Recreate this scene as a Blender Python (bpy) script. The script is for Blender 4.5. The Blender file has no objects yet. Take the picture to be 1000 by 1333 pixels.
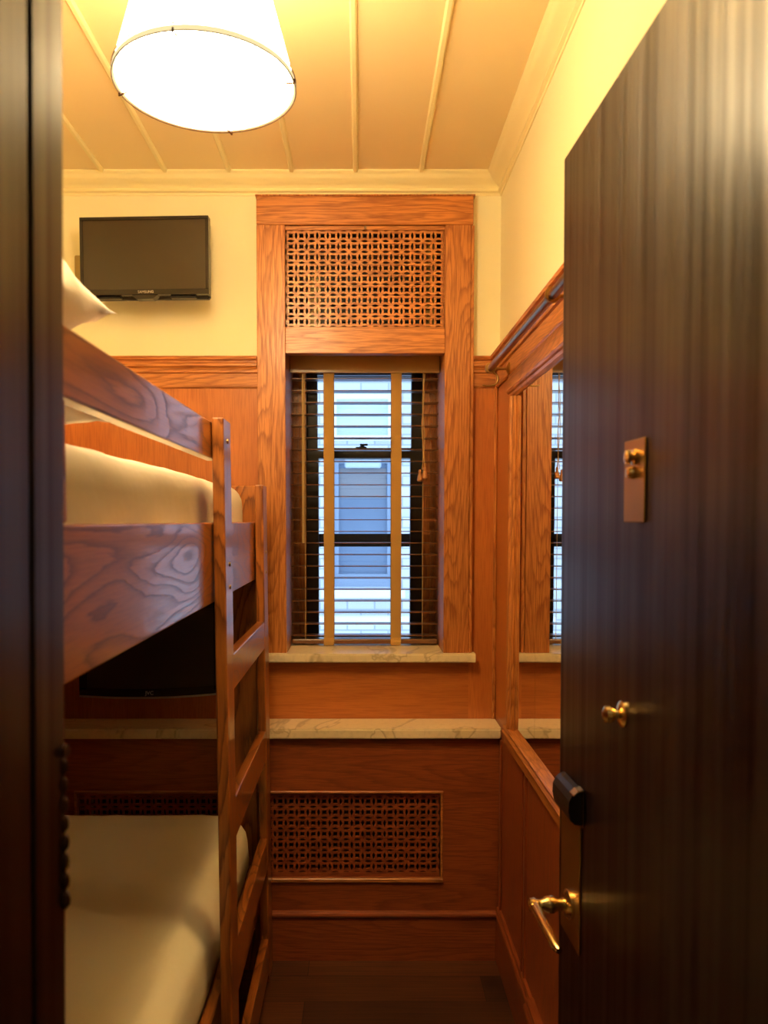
import bpy, bmesh, math, random
from mathutils import Vector, Matrix, noise
random.seed(7)
SC = bpy.context.scene
COL = SC.collection
PI = math.pi

# ------------------------------------------------------------------ camera
F_PX, W_PX, H_PX = 1000.0, 1000.0, 1333.0
PITCH = math.atan(F_PX / 21700.0)
CX, CY = 470.0, 724.1
cam = bpy.data.cameras.new('camera')
cam_o = bpy.data.objects.new('camera', cam); COL.objects.link(cam_o)
cam.sensor_fit = 'VERTICAL'; cam.sensor_height = 36.0
cam.lens = F_PX / H_PX * 36.0
cam.shift_x = (W_PX / 2 - CX) / H_PX
cam.shift_y = -(H_PX / 2 - CY) / H_PX
cam_o.location = (0, 0, 1.45)
cam_o.rotation_euler = (PI / 2 - PITCH, 0, 0)
cam.clip_start = 0.02
cam.dof.use_dof = True; cam.dof.focus_distance = 2.2; cam.dof.aperture_fstop = 4.5
SC.camera = cam_o

# ------------------------------------------------------------------ look, world, light
SC.view_settings.view_transform = 'Standard'
SC.view_settings.look = 'None'
SC.view_settings.exposure = 0.0
SC.view_settings.gamma = 1.0
SC.view_settings.use_curve_mapping = False
SC.cycles.max_bounces = 14
SC.cycles.diffuse_bounces = 6
SC.cycles.glossy_bounces = 6
SC.cycles.transparent_max_bounces = 12
SC.cycles.caustics_reflective = True
SC.cycles.blur_glossy = 0.3
SC.cycles.sample_clamp_indirect = 60
wd = bpy.data.worlds.new('overcast_sky'); SC.world = wd; wd.use_nodes = True
wd.node_tree.nodes['Background'].inputs[0].default_value = (0.52, 0.72, 1.0, 1)
wd.node_tree.nodes['Background'].inputs[1].default_value = 2.9
LAMP_COL = (1.0, 0.74, 0.39)
LAMP_E = 46.0
BULB_W = 6.0
HALL_W = 1.3
la = bpy.data.lights.new('hall_fill', 'AREA'); la.shape = 'DISK'; la.size = 0.5  # unseen fill light added behind the camera for door and brass highlights
la.energy = HALL_W; la.color = (1.0, 0.76, 0.45)
lo = bpy.data.objects.new('hall_fill', la); COL.objects.link(lo); lo.location = (0.1, -0.6, 2.55)

# ------------------------------------------------------------------ materials
def new_mat(name):
    m = bpy.data.materials.new(name); m.use_nodes = True
    nt = m.node_tree; b = nt.nodes['Principled BSDF']
    return m, nt, b

def plain(name, col, rough=0.5, metal=0.0, coat=0.0, spec=0.5, bump=0.0, bscale=60, vary=0.0, vscale=6):
    m, nt, b = new_mat(name)
    b.inputs['Base Color'].default_value = (*col, 1)
    b.inputs['Roughness'].default_value = rough
    b.inputs['Metallic'].default_value = metal
    b.inputs['Coat Weight'].default_value = coat
    b.inputs['Specular IOR Level'].default_value = spec
    if bump or vary:
        tc = nt.nodes.new('ShaderNodeTexCoord')
    if vary:
        n = nt.nodes.new('ShaderNodeTexNoise'); n.inputs['Scale'].default_value = vscale; n.inputs['Detail'].default_value = 4
        nt.links.new(tc.outputs['Object'], n.inputs['Vector'])
        mx = nt.nodes.new('ShaderNodeMix'); mx.data_type = 'RGBA'
        mx.inputs[6].default_value = (*[c * (1 - vary) for c in col], 1)
        mx.inputs[7].default_value = (*[min(1, c * (1 + vary)) for c in col], 1)
        nt.links.new(n.outputs['Fac'], mx.inputs[0]); nt.links.new(mx.outputs[2], b.inputs['Base Color'])
    if bump:
        n = nt.nodes.new('ShaderNodeTexNoise'); n.inputs['Scale'].default_value = bscale; n.inputs['Detail'].default_value = 3
        nt.links.new(tc.outputs['Object'], n.inputs['Vector'])
        bp = nt.nodes.new('ShaderNodeBump'); bp.inputs['Strength'].default_value = bump; bp.inputs['Distance'].default_value = 0.01
        nt.links.new(n.outputs['Fac'], bp.inputs['Height']); nt.links.new(bp.outputs[0], b.inputs['Normal'])
    return m

def wood(name, axis, light, dark, rings=18.0, wide=8.0, stretch=0.9, line=0.55, pores=0.5, rough=0.38, coat=0.35, coat_r=0.18, pf=300):
    """open-grained timber: contour lines of a stretched noise field, plus fine pores along the grain"""
    m, nt, b = new_mat(name)
    N, L = nt.nodes.new, nt.links.new
    tc = N('ShaderNodeTexCoord'); oi = N('ShaderNodeObjectInfo')
    sc = N('ShaderNodeVectorMath'); sc.operation = 'SCALE'; sc.inputs[0].default_value = (13.1, 7.7, 9.3)
    L(oi.outputs['Random'], sc.inputs['Scale'])
    ad = N('ShaderNodeVectorMath'); ad.operation = 'ADD'
    L(tc.outputs['Object'], ad.inputs[0]); L(sc.outputs[0], ad.inputs[1])
    def mapped(a, o):
        mp = N('ShaderNodeMapping'); s = [o, o, o]; s['XYZ'.index(axis)] = a
        mp.inputs['Scale'].default_value = s; L(ad.outputs[0], mp.inputs['Vector']); return mp
    n1 = N('ShaderNodeTexNoise'); n1.inputs['Scale'].default_value = 1; n1.inputs['Detail'].default_value = 1.5
    n1.inputs['Roughness'].default_value = 0.35
    L(mapped(stretch, wide).outputs[0], n1.inputs['Vector'])
    # ragged edge of the rings
    n2 = N('ShaderNodeTexNoise'); n2.inputs['Scale'].default_value = 1; n2.inputs['Detail'].default_value = 3
    L(mapped(14, 160).outputs[0], n2.inputs['Vector'])
    mu = N('ShaderNodeMath'); mu.operation = 'MULTIPLY'; mu.inputs[1].default_value = rings; L(n1.outputs['Fac'], mu.inputs[0])
    ma = N('ShaderNodeMath'); ma.operation = 'MULTIPLY_ADD'; ma.inputs[1].default_value = 0.55
    L(n2.outputs['Fac'], ma.inputs[0]); L(mu.outputs[0], ma.inputs[2])
    fr = N('ShaderNodeMath'); fr.operation = 'FRACT'; L(ma.outputs[0], fr.inputs[0])
    rp = N('ShaderNodeValToRGB'); L(fr.outputs[0], rp.inputs[0])
    e = rp.color_ramp.elements
    e[0].position = 0.0; e[0].color = (1, 1, 1, 1)
    e[1].position = 1.0; e[1].color = (1, 1, 1, 1)
    for p, v in ((0.5, 0.85), (0.78, 0.25), (0.86, 0.0), (0.92, 0.5)):
        q = e.new(p); q.color = (v, v, v, 1)
    n3 = N('ShaderNodeTexNoise'); n3.inputs['Scale'].default_value = 1; n3.inputs['Detail'].default_value = 2
    L(mapped(12, pf).outputs[0], n3.inputs['Vector'])
    mr = N('ShaderNodeMapRange'); mr.inputs[1].default_value = 0.36; mr.inputs[2].default_value = 0.55
    mr.inputs[3].default_value = 1 - pores; mr.inputs[4].default_value = 1
    L(n3.outputs['Fac'], mr.inputs[0])
    l1 = N('ShaderNodeMapRange'); l1.inputs[3].default_value = 1 - line; l1.inputs[4].default_value = 1
    L(rp.outputs[0], l1.inputs[0])
    mm = N('ShaderNodeMath'); mm.operation = 'MULTIPLY'; L(l1.outputs[0], mm.inputs[0]); L(mr.outputs[0], mm.inputs[1])
    # broad tone drift
    n4 = N('ShaderNodeTexNoise'); n4.inputs['Scale'].default_value = 1; n4.inputs['Detail'].default_value = 2
    L(mapped(1.2, 4).outputs[0], n4.inputs['Vector'])
    m4 = N('ShaderNodeMapRange'); m4.inputs[1].default_value = 0.3; m4.inputs[2].default_value = 0.7
    m4.inputs[3].default_value = 0.85; m4.inputs[4].default_value = 1.1; L(n4.outputs['Fac'], m4.inputs[0])
    mx = N('ShaderNodeMix'); mx.data_type = 'RGBA'
    mx.inputs[6].default_value = (*dark, 1); mx.inputs[7].default_value = (*light, 1)
    L(mm.outputs[0], mx.inputs[0])
    sv = N('ShaderNodeVectorMath'); sv.operation = 'SCALE'; L(mx.outputs[2], sv.inputs[0]); L(m4.outputs[0], sv.inputs['Scale'])
    L(sv.outputs[0], b.inputs['Base Color'])
    b.inputs['Roughness'].default_value = rough
    cw = N('ShaderNodeMapRange'); cw.inputs[3].default_value = coat * .12; cw.inputs[4].default_value = coat; L(mm.outputs[0], cw.inputs[0]); L(cw.outputs[0], b.inputs['Coat Weight']); b.inputs['Coat Roughness'].default_value = coat_r
    bp = N('ShaderNodeBump'); bp.inputs['Strength'].default_value = 0.12; bp.inputs['Distance'].default_value = 0.002
    L(mm.outputs[0], bp.inputs['Height']); L(bp.outputs[0], b.inputs['Normal'])
    return m

M = {}
OAK_L, OAK_D = (0.59, 0.220, 0.052), (0.24, 0.062, 0.012)
for ax in 'XYZ':
    M['oak' + ax] = wood('oak_grain_' + ax.lower(), ax, OAK_L, OAK_D, rings=24, wide=9, stretch=1.1, line=0.7, pores=0.7)
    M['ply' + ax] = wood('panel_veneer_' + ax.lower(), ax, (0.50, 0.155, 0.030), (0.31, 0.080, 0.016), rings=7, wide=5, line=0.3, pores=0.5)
    M['red' + ax] = wood('dim_red_oak_' + ax.lower(), ax, (0.37, 0.088, 0.022), (0.15, 0.027, 0.009), rings=14, wide=9, line=0.5, pores=0.5)  # darker, redder albedo carries the dim light of the lower woodwork
    M['bed' + ax] = wood('bed_oak_' + ax.lower(), ax, (0.46, 0.150, 0.028), (0.12, 0.030, 0.008), rings=17, wide=7.5, stretch=1.6,
                         line=0.85, pores=0.25, rough=0.36, coat=0.62, coat_r=0.13)
M['slat'] = wood('slat_wood', 'X', (0.20, 0.075, 0.022), (0.10, 0.035, 0.012), rings=4, line=0.3, pores=0.3, rough=0.3, coat=0.6)
M['valance'] = wood('valance_wood', 'X', (0.46, 0.25, 0.062), (0.36, 0.18, 0.042), rings=3, line=0.2, pores=0.2)
M['plaster'] = plain('cream_plaster', (0.82, 0.775, 0.54), 0.55, bump=0.05, bscale=45, vary=0.03, vscale=3)
M['ceil'] = plain('cream_ceiling_paint', (0.84, 0.68, 0.40), 0.5, bump=0.03, bscale=30)
M['crown'] = plain('cream_moulding_paint', (0.84, 0.75, 0.45), 0.4)
M['sash'] = plain('dark_sash_paint', (0.022, 0.012, 0.010), 0.4)
M['duct'] = plain('shade_dark_lining', (0.05, 0.022, 0.010), 0.7)  # recess shade behind the vent fretwork, put into the colour
M['black'] = plain('black_plastic', (0.012, 0.010, 0.010), 0.35)
M['bezel'] = plain('glossy_bezel', (0.015, 0.010, 0.008), 0.22)
M['screen'] = plain('dark_screen', (0.022, 0.013, 0.006), 0.28, coat=0.5)
M['silver'] = plain('silver_trim', (0.55, 0.5, 0.42), 0.3, 1.0)
M['letter'] = plain('grey_lettering', (0.45, 0.42, 0.38), 0.5)
M['grey_metal'] = plain('grey_mount', (0.35, 0.26, 0.10), 0.45, 0.4)
M['brass'] = plain('brass', (0.92, 0.68, 0.30), 0.24, 1.0)
M['old_brass'] = plain('aged_brass', (0.45, 0.28, 0.10), 0.35, 1.0, vary=0.15)
M['dark_bronze'] = plain('dark_bronze', (0.08, 0.035, 0.02), 0.45, 0.6)
M['bronze'] = plain('bronze_tube', (0.32, 0.22, 0.15), 0.28, 1.0)
M['cloth_tape'] = plain('tan_tape', (0.46, 0.26, 0.065), 0.85, bump=0.2, bscale=300)
M['cord'] = plain('tan_cord', (0.50, 0.33, 0.13), 0.8)
M['tassel'] = plain('turned_tassel_wood', (0.45, 0.20, 0.07), 0.4)
M['sheet'] = plain('white_sheet', (0.80, 0.74, 0.62), 0.8, bump=0.28, bscale=14, spec=0.2)
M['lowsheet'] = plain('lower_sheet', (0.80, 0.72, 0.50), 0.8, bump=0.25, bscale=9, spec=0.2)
M['pillow'] = plain('pillow_cotton', (0.82, 0.76, 0.68), 0.8, bump=0.2, bscale=18, spec=0.2)
M['wire'] = plain('brown_wire', (0.035, 0.012, 0.003), 0.6, spec=0.1)

def marble():
    m, nt, b = new_mat('veined_marble'); N, L = nt.nodes.new, nt.links.new
    tc = N('ShaderNodeTexCoord')
    n = N('ShaderNodeTexNoise'); n.inputs['Scale'].default_value = 2.6; n.inputs['Detail'].default_value = 4; n.inputs['Distortion'].default_value = 1.2
    L(tc.outputs['Object'], n.inputs['Vector'])
    r = N('ShaderNodeValToRGB'); L(n.outputs['Fac'], r.inputs[0]); e = r.color_ramp.elements
    A = (0.76, 0.62, 0.38, 1)
    e[0].position = 0.0; e[0].color = A; e[1].position = 1; e[1].color = (0.80, 0.67, 0.44, 1)
    for p, c in ((0.485, A), (0.497, (0.50, 0.38, 0.22, 1)), (0.508, (0.78, 0.64, 0.42, 1))):
        q = e.new(p); q.color = c
    n2 = N('ShaderNodeTexNoise'); n2.inputs['Scale'].default_value = 60; n2.inputs['Detail'].default_value = 3
    L(tc.outputs['Object'], n2.inputs['Vector'])
    r2 = N('ShaderNodeMapRange'); r2.inputs[1].default_value = .3; r2.inputs[2].default_value = .5; r2.inputs[3].default_value = .90; r2.inputs[4].default_value = 1
    L(n2.outputs['Fac'], r2.inputs[0])
    s = N('ShaderNodeVectorMath'); s.operation = 'SCALE'; L(r.outputs[0], s.inputs[0]); L(r2.outputs[0], s.inputs['Scale'])
    L(s.outputs[0], b.inputs['Base Color']); b.inputs['Roughness'].default_value = 0.32
    return m
M['marble'] = marble()

def floor_mat():
    m, nt, b = new_mat('dark_floor_planks'); N, L = nt.nodes.new, nt.links.new
    tc = N('ShaderNodeTexCoord')
    mp = N('ShaderNodeMapping'); mp.inputs['Location'].default_value = (0.72, -0.045, 0); L(tc.outputs['Object'], mp.inputs[0])
    br = N('ShaderNodeTexBrick'); br.inputs['Scale'].default_value = 1; br.inputs['Brick Width'].default_value = 1.1
    br.inputs['Row Height'].default_value = 0.13; br.inputs['Mortar Size'].default_value = 0.0012; br.inputs['Mortar Smooth'].default_value = 0.2
    br.inputs['Color1'].default_value = (0.125, 0.036, 0.010, 1); br.inputs['Color2'].default_value = (0.032, 0.011, 0.004, 1)
    br.inputs['Mortar'].default_value = (0.006, 0.003, 0.002, 1); L(mp.outputs[0], br.inputs['Vector'])
    n = N('ShaderNodeTexNoise'); n.inputs['Scale'].default_value = 1; n.inputs['Detail'].default_value = 5
    m2 = N('ShaderNodeMapping'); m2.inputs['Scale'].default_value = (4, 120, 1); L(tc.outputs['Object'], m2.inputs[0]); L(m2.outputs[0], n.inputs['Vector'])
    r = N('ShaderNodeMapRange'); r.inputs[1].default_value = .3; r.inputs[2].default_value = .7; r.inputs[3].default_value = .6; r.inputs[4].default_value = 1.3
    L(n.outputs['Fac'], r.inputs[0])
    s = N('ShaderNodeVectorMath'); s.operation = 'SCALE'; L(br.outputs['Color'], s.inputs[0]); L(r.outputs[0], s.inputs['Scale'])
    L(s.outputs[0], b.inputs['Base Color']); b.inputs['Roughness'].default_value = 0.45
    return m
M['floor'] = floor_mat()

def door_mat(name='espresso_door', base=(0.0065, 0.0022, 0.0024)):
    m, nt, b = new_mat(name); N, L = nt.nodes.new, nt.links.new
    tc = N('ShaderNodeTexCoord')
    def nz(sc, det):
        mp = N('ShaderNodeMapping'); mp.inputs['Scale'].default_value = sc; L(tc.outputs['Object'], mp.inputs[0])
        n = N('ShaderNodeTexNoise'); n.inputs['Scale'].default_value = 1; n.inputs['Detail'].default_value = det
        L(mp.outputs[0], n.inputs['Vector']); return n
    a = nz((60, 60, 0.5), 1.5)
    r = N('ShaderNodeMapRange'); r.inputs[1].default_value = .35; r.inputs[2].default_value = .65; r.inputs[3].default_value = .29; r.inputs[4].default_value = .39
    L(a.outputs['Fac'], r.inputs[0]); L(r.outputs[0], b.inputs['Roughness'])
    mx = N('ShaderNodeMix'); mx.data_type = 'RGBA'; mx.inputs[6].default_value = (*[c * 0.5 for c in base], 1); mx.inputs[7].default_value = (*[c * 2.2 for c in base], 1)
    L(a.outputs['Fac'], mx.inputs[0]); L(mx.outputs[2], b.inputs['Base Color'])
    s = nz((48, 48, 0.3), 1)
    r2 = N('ShaderNodeMapRange'); r2.inputs[1].default_value = .35; r2.inputs[2].default_value = .65; r2.inputs[3].default_value = .34; r2.inputs[4].default_value = 0.85
    L(s.outputs['Fac'], r2.inputs[0]); L(r2.outputs[0], b.inputs['Specular IOR Level'])
    g = nz((300, 300, 3), 2)
    bp = N('ShaderNodeBump'); bp.inputs['Strength'].default_value = 0.12; bp.inputs['Distance'].default_value = 0.001
    L(g.outputs['Fac'], bp.inputs['Height']); L(bp.outputs[0], b.inputs['Normal'])
    return m
M['door'] = door_mat()
M['jamb'] = door_mat('espresso_jamb', (0.010, 0.004, 0.004))

def emis(name, col, s):
    m, nt, b = new_mat(name)
    b.inputs['Base Color'].default_value = (0.8, 0.75, 0.6, 1)
    b.inputs['Emission Color'].default_value = (*col, 1); b.inputs['Emission Strength'].default_value = s
    b.inputs['Roughness'].default_value = 0.9
    return m
M['shade'] = emis('glowing_shade', LAMP_COL, LAMP_E * 0.55)
M['diffuser'] = emis('glowing_diffuser', LAMP_COL, LAMP_E)
M['rimband'] = emis('glowing_rim_cloth', (1.0, 0.80, 0.42), 1.0)
M['rimband'].node_tree.nodes['Principled BSDF'].inputs['Base Color'].default_value = (.05, .04, .02, 1)
m, nt, b = new_mat('mirror_silver')
b.inputs['Metallic'].default_value = 1; b.inputs['Roughness'].default_value = 0; b.inputs['Base Color'].default_value = (0.90, 0.88, 0.82, 1)
M['mirror'] = m
m, nt, b = new_mat('window_glass'); nt.nodes.remove(b)
tr = nt.nodes.new('ShaderNodeBsdfTransparent'); tr.inputs[0].default_value = (0.96, 0.97, 0.98, 1)
gl = nt.nodes.new('ShaderNodeBsdfGlossy'); gl.inputs['Roughness'].default_value = 0.01
fn = nt.nodes.new('ShaderNodeFresnel'); fn.inputs[0].default_value = 1.45
ms = nt.nodes.new('ShaderNodeMixShader'); nt.links.new(fn.outputs[0], ms.inputs[0]); nt.links.new(tr.outputs[0], ms.inputs[1]); nt.links.new(gl.outputs[0], ms.inputs[2])
nt.links.new(ms.outputs[0], nt.nodes['Material Output'].inputs[0])
M['glass'] = m

def brick_mat():
    m, nt, b = new_mat('whitewashed_brick'); N, L = nt.nodes.new, nt.links.new
    tc = N('ShaderNodeTexCoord')
    mp = N('ShaderNodeMapping'); mp.inputs['Rotation'].default_value = (PI / 2, 0, 0); L(tc.outputs['Object'], mp.inputs[0])
    sx = N('ShaderNodeSeparateXYZ'); L(tc.outputs['Object'], sx.inputs[0])
    cb = N('ShaderNodeCombineXYZ'); L(sx.outputs[0], cb.inputs[0]); L(sx.outputs[2], cb.inputs[1])
    br = N('ShaderNodeTexBrick'); br.inputs['Scale'].default_value = 1; br.inputs['Brick Width'].default_value = 0.2
    br.inputs['Row Height'].default_value = 0.075; br.inputs['Mortar Size'].default_value = 0.006
    br.inputs['Color1'].default_value = (0.72, 0.74, 0.74, 1); br.inputs['Color2'].default_value = (0.58, 0.62, 0.66, 1)
    br.inputs['Mortar'].default_value = (0.40, 0.44, 0.50, 1); L(cb.outputs[0], br.inputs['Vector'])
    L(br.outputs['Color'], b.inputs['Base Color']); b.inputs['Roughness'].default_value = 0.8
    return m
M['brick'] = brick_mat()
M['white_paint'] = plain('white_window_paint', (0.85, 0.88, 0.90), 0.5)
M['blue_grey'] = plain('blue_grey_paint', (0.30, 0.38, 0.50), 0.5)
M['far_glass'] = plain('far_window_pane', (0.20, 0.27, 0.38), 0.15, vary=0.3, vscale=2)
M['taupe'] = plain('taupe_curtain', (0.25, 0.25, 0.27), 0.7)
M['far_pale'] = plain('pale_far_pane', (0.55, 0.66, 0.75), 0.3, vary=0.1)

# ------------------------------------------------------------------ mesh helpers
def add_box(bm, lo, hi, bev=0.0, seg=1):
    c = [(a + b) / 2 for a, b in zip(lo, hi)]; s = [abs(b - a) for a, b in zip(lo, hi)]
    r = bmesh.ops.create_cube(bm, size=1.0, matrix=Matrix.Translation(c) @ Matrix.Diagonal((*s, 1)))
    if bev:
        es = list({e for v in r['verts'] for e in v.link_edges})
        bmesh.ops.bevel(bm, geom=es, offset=min(bev, min(s) * 0.45), segments=seg, affect='EDGES', profile=0.5)
    return bm
def box(lo, hi, bev=0.0, seg=1): return add_box(bmesh.new(), lo, hi, bev, seg)
def boxes(l, bev=0.0):
    bm = bmesh.new()
    for lo, hi in l: add_box(bm, lo, hi, bev)
    return bm
def add_prism(bm, prof, a0, a1, axis):
    """extrude a closed 2D profile along an axis; profile (p,q) = the other two axes in XYZ order"""
    def P(p, q, a):
        return {'X': (a, p, q), 'Y': (p, a, q), 'Z': (p, q, a)}[axis]
    A = [bm.verts.new(P(p, q, a0)) for p, q in prof]; B = [bm.verts.new(P(p, q, a1)) for p, q in prof]
    n = len(prof); bm.faces.new(A); bm.faces.new(B[::-1])
    for i in range(n): bm.faces.new((A[i], B[i], B[(i + 1) % n], A[(i + 1) % n]))
    bmesh.ops.recalc_face_normals(bm, faces=bm.faces)
    return bm
def add_tube(bm, pts, r, n=12, cap=True):
    pts = [Vector(p) for p in pts]; rs = r if isinstance(r, (list, tuple)) else [r] * len(pts)
    rings = []; up = None
    for i, p in enumerate(pts):
        t = (pts[min(i + 1, len(pts) - 1)] - pts[max(i - 1, 0)]).normalized()
        if up is None: up = t.orthogonal().normalized()
        up = (up - t * up.dot(t)).normalized(); s = t.cross(up)
        rings.append([bm.verts.new(p + (up * math.cos(2 * PI * k / n) + s * math.sin(2 * PI * k / n)) * rs[i]) for k in range(n)])
    for a, b in zip(rings, rings[1:]):
        for k in range(n): bm.faces.new((a[k], a[(k + 1) % n], b[(k + 1) % n], b[k]))
    if cap: bm.faces.new(rings[0][::-1]); bm.faces.new(rings[-1])
    bmesh.ops.recalc_face_normals(bm, faces=bm.faces)
    return bm
def tube(pts, r, n=12, cap=True): return add_tube(bmesh.new(), pts, r, n, cap)
def add_lathe(bm, prof, o, d, n=24):
    """prof: (radius, distance along d) from origin o"""
    o = Vector(o); d = Vector(d).normalized(); u = d.orthogonal().normalized(); s = d.cross(u); rings = []
    for r, h in prof:
        rings.append([bm.verts.new(o + d * h + (u * math.cos(2 * PI * k / n) + s * math.sin(2 * PI * k / n)) * max(r, 1e-5)) for k in range(n)])
    for a, b in zip(rings, rings[1:]):
        for k in range(n): bm.faces.new((a[k], a[(k + 1) % n], b[(k + 1) % n], b[k]))
    bm.faces.new(rings[0][::-1]); bm.faces.new(rings[-1])
    bmesh.ops.recalc_face_normals(bm, faces=bm.faces)
    return bm
def lathe(prof, o, d, n=24): return add_lathe(bmesh.new(), prof, o, d, n)

def origin_of(o):
    v = Vector((0, 0, 0))
    while o: v += o.location; o = o.parent
    return v
def obj(name, bm, mat, parent=None, smooth=False, base=None):
    """link a bmesh built in place as one object; its origin goes to the parent's, or to base"""
    off = origin_of(parent) if parent else Vector(base or (0, 0, 0))
    bmesh.ops.translate(bm, vec=-off, verts=bm.verts)
    me = bpy.data.meshes.new(name); bm.to_mesh(me); bm.free()
    if smooth:
        me.polygons.foreach_set('use_smooth', [True] * len(me.polygons))
        me.set_sharp_from_angle(angle=math.radians(40))
    me.materials.append(M[mat])
    o = bpy.data.objects.new(name, me); COL.objects.link(o)
    if parent: o.parent = parent
    elif base: o.location = base
    return o
def tag(o, label, cat, group=None):
    o['label'] = label; o['category'] = cat
    if group: o['group'] = group
    return o
def thing(name, label, cat, loc, group=None):
    o = bpy.data.objects.new(name, None); o.empty_display_size = 0.05; COL.objects.link(o); o.location = loc
    return tag(o, label, cat, group)
def struct(name, bm, mat, parent=None, label=None, smooth=False):
    o = obj(name, bm, mat, parent, smooth)
    if not parent: o['kind'] = 'structure'
    if label: o['label'] = label
    return o
def sroot(name, loc, label=None):
    o = bpy.data.objects.new(name, None); o.empty_display_size = 0.05; COL.objects.link(o); o.location = loc; o['kind'] = 'structure'
    if label: o['label'] = label
    return o

# ------------------------------------------------------------------ the room shell
XL, XR, XW = -1.15, 0.465, 0.457      # left plaster, right plaster, right wainscot face
YF, YB = 0.70, 2.60                   # room side of front wall, back wall
ZC = 2.59
YCOV = 2.475                          # face of the boxed radiator cover
WX0, WX1, WZ0, WZ1 = -0.250, 0.277, 0.985, 2.035   # window opening
GX0, GX1, GZ0, GZ1 = -0.250, 0.277, 2.088, 2.418   # vent opening

struct('floor', box((-1.25, -1.7, -0.06), (1.2, 2.62, 0)), 'floor', label='dark brown wooden plank floor')
struct('ceiling', box((-1.25, YF - 0.15, ZC), (0.6, 2.75, ZC + 0.08)), 'ceil', label='cream painted ceiling')
struct('wall_left', box((XL - 0.08, YF - 0.15, 0), (XL, 2.70, ZC)), 'plaster')
struct('wall_right', box((XR, YF - 0.15, 0), (XR + 0.08, 2.70, ZC)), 'plaster', label='cream plaster above oak wainscot')
YO = 2.86
struct('wall_back', boxes([((XL - .08, YB, 0), (WX0 - .012, YO, ZC)), ((WX1 + .012, YB, 0), (XR + .08, YO, ZC)),
                           ((WX0 - .012, YB, 0), (WX1 + .012, YO, WZ0 - .03)), ((WX0 - .012, YB, GZ1 + .012), (WX1 + .012, YO, ZC)),
                           ((WX0 - .012, YB, WZ1 + .008), (WX1 + .012, YO, GZ0 - .012))]), 'plaster', label='cream plaster back wall')
struct('wall_front', boxes([((XL - .08, YF - .15, 0), (-0.30, YF, ZC)), ((0.42, YF - .15, 0), (XR + .08, YF, ZC)), ((-0.30, YF - .15, 2.085), (0.42, YF, ZC))]), 'plaster')
# hallway behind the camera
struct('ceiling_hall', box((-1.25, -1.7, ZC + .02), (1.2, YF - .15, ZC + .1)), 'plaster')
struct('wall_hall_left', box((-1.25, -1.7, 0), (-1.17, YF - .15, ZC + .02)), 'plaster')
struct('wall_hall_right', box((1.12, -1.7, 0), (1.2, YF - .15, ZC + .02)), 'plaster')
struct('wall_hall_back', box((-1.25, -1.78, 0), (1.2, -1.7, ZC + .1)), 'plaster')
struct('wall_hall_side', box((XR + .08, YF - .15, 0), (1.2, YF - .07, ZC + .1)), 'plaster')

# ceiling battens and crown
bx = [-1.05, -0.8434, -0.6376, -0.4292, -0.2258, -0.0174, 0.196]
for i, x in enumerate(bx):
    pr = [(x - .009, ZC + .001), (x - .008, ZC - .004), (x - .0045, ZC - .0085), (x + .0045, ZC - .0085), (x + .008, ZC - .004), (x + .009, ZC + .001)]
    struct('trim_%d' % (i + 1), add_prism(bmesh.new(), pr, YF, 2.555, 'Y'), 'crown', label='thin cream ceiling batten')
# crown profile: (distance from wall, z)
CP = [(0, ZC), (0.052, ZC), (0.052, ZC - .005), (0.046, ZC - .010), (0.043, ZC - .012), (0.041, ZC - .017), (0.034, ZC - .024), (0.022, ZC - .031), (0.013, ZC - .037),
      (0.009, ZC - .043), (0.012, ZC - .047), (0.012, ZC - .052), (0.004, ZC - .056), (0.003, ZC - .064), (0, ZC - .064)]
struct('trim_8', add_prism(bmesh.new(), [(YB - d, z) for d, z in CP], XL, XR, 'X'), 'crown', label='cream crown moulding on back wall', smooth=True)
struct('trim_9', add_prism(bmesh.new(), [(XR - d, z) for d, z in CP], YF, YB, 'Y'), 'crown', label='cream crown moulding on right wall', smooth=True)
struct('trim_10', add_prism(bmesh.new(), [(XL + d, z) for d, z in CP], YF, YB, 'Y'), 'crown', label='cream crown moulding on left wall', smooth=True)

# ------------------------------------------------------------------ wainscot
PB = 2.590   # panel face on the back wall
struct('trim_11', box((XL, PB, 0.77), (-0.335, YB, 1.90)), 'plyZ', label='orange veneered wainscot panel left of window')
struct('trim_12', box((0.365, PB, 0.77), (XW + .008, YB, 1.90)), 'plyZ', label='narrow wainscot panel right of window')
struct('trim_13', box((-0.335, PB, 0.77), (0.365, YB, 0.99)), 'plyX', label='wainscot panel below the sill')
struct('trim_14', box((0.446, PB - .008, 0.776), (0.4565, PB, 1.895), 0.003), 'oakZ', label='slim corner bead')
# cap and frieze: profile (distance from wall, z)
WP = [(0, 1.994), (0.038, 1.994), (0.040, 1.990), (0.038, 1.983), (0.030, 1.980), (0.030, 1.974), (0.034, 1.970), (0.034, 1.962), (0.027, 1.957), (0.023, 1.950),
      (0.023, 1.943), (0.017, 1.940), (0.016, 1.897), (0.013, 1.892), (0, 1.892)]
struct('trim_15', add_prism(bmesh.new(), [(YB - d, z) for d, z in WP], XL, -0.345, 'X'), 'oakX', label='oak wainscot cap left of window')
struct('trim_16', add_prism(bmesh.new(), [(YB - d, z) for d, z in WP], 0.373, XR, 'X'), 'oakX', label='oak wainscot cap right of window')
struct('trim_17', add_prism(bmesh.new(), [(XR - d, z) for d, z in WP], YF, YB, 'Y'), 'oakY', label='oak wainscot cap along right wall')
struct('trim_18', box((XW, YF, .79), (XR, YB, 1.895)), 'plyZ', label='orange-brown wainscot panelling on right wall')
struct('trim_27', box((XW, YF, 0), (XR, YB, .79)), 'redZ', label='deep red-brown lower wainscot panelling on right wall')  # dim lower light put into the colour of this part
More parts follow.
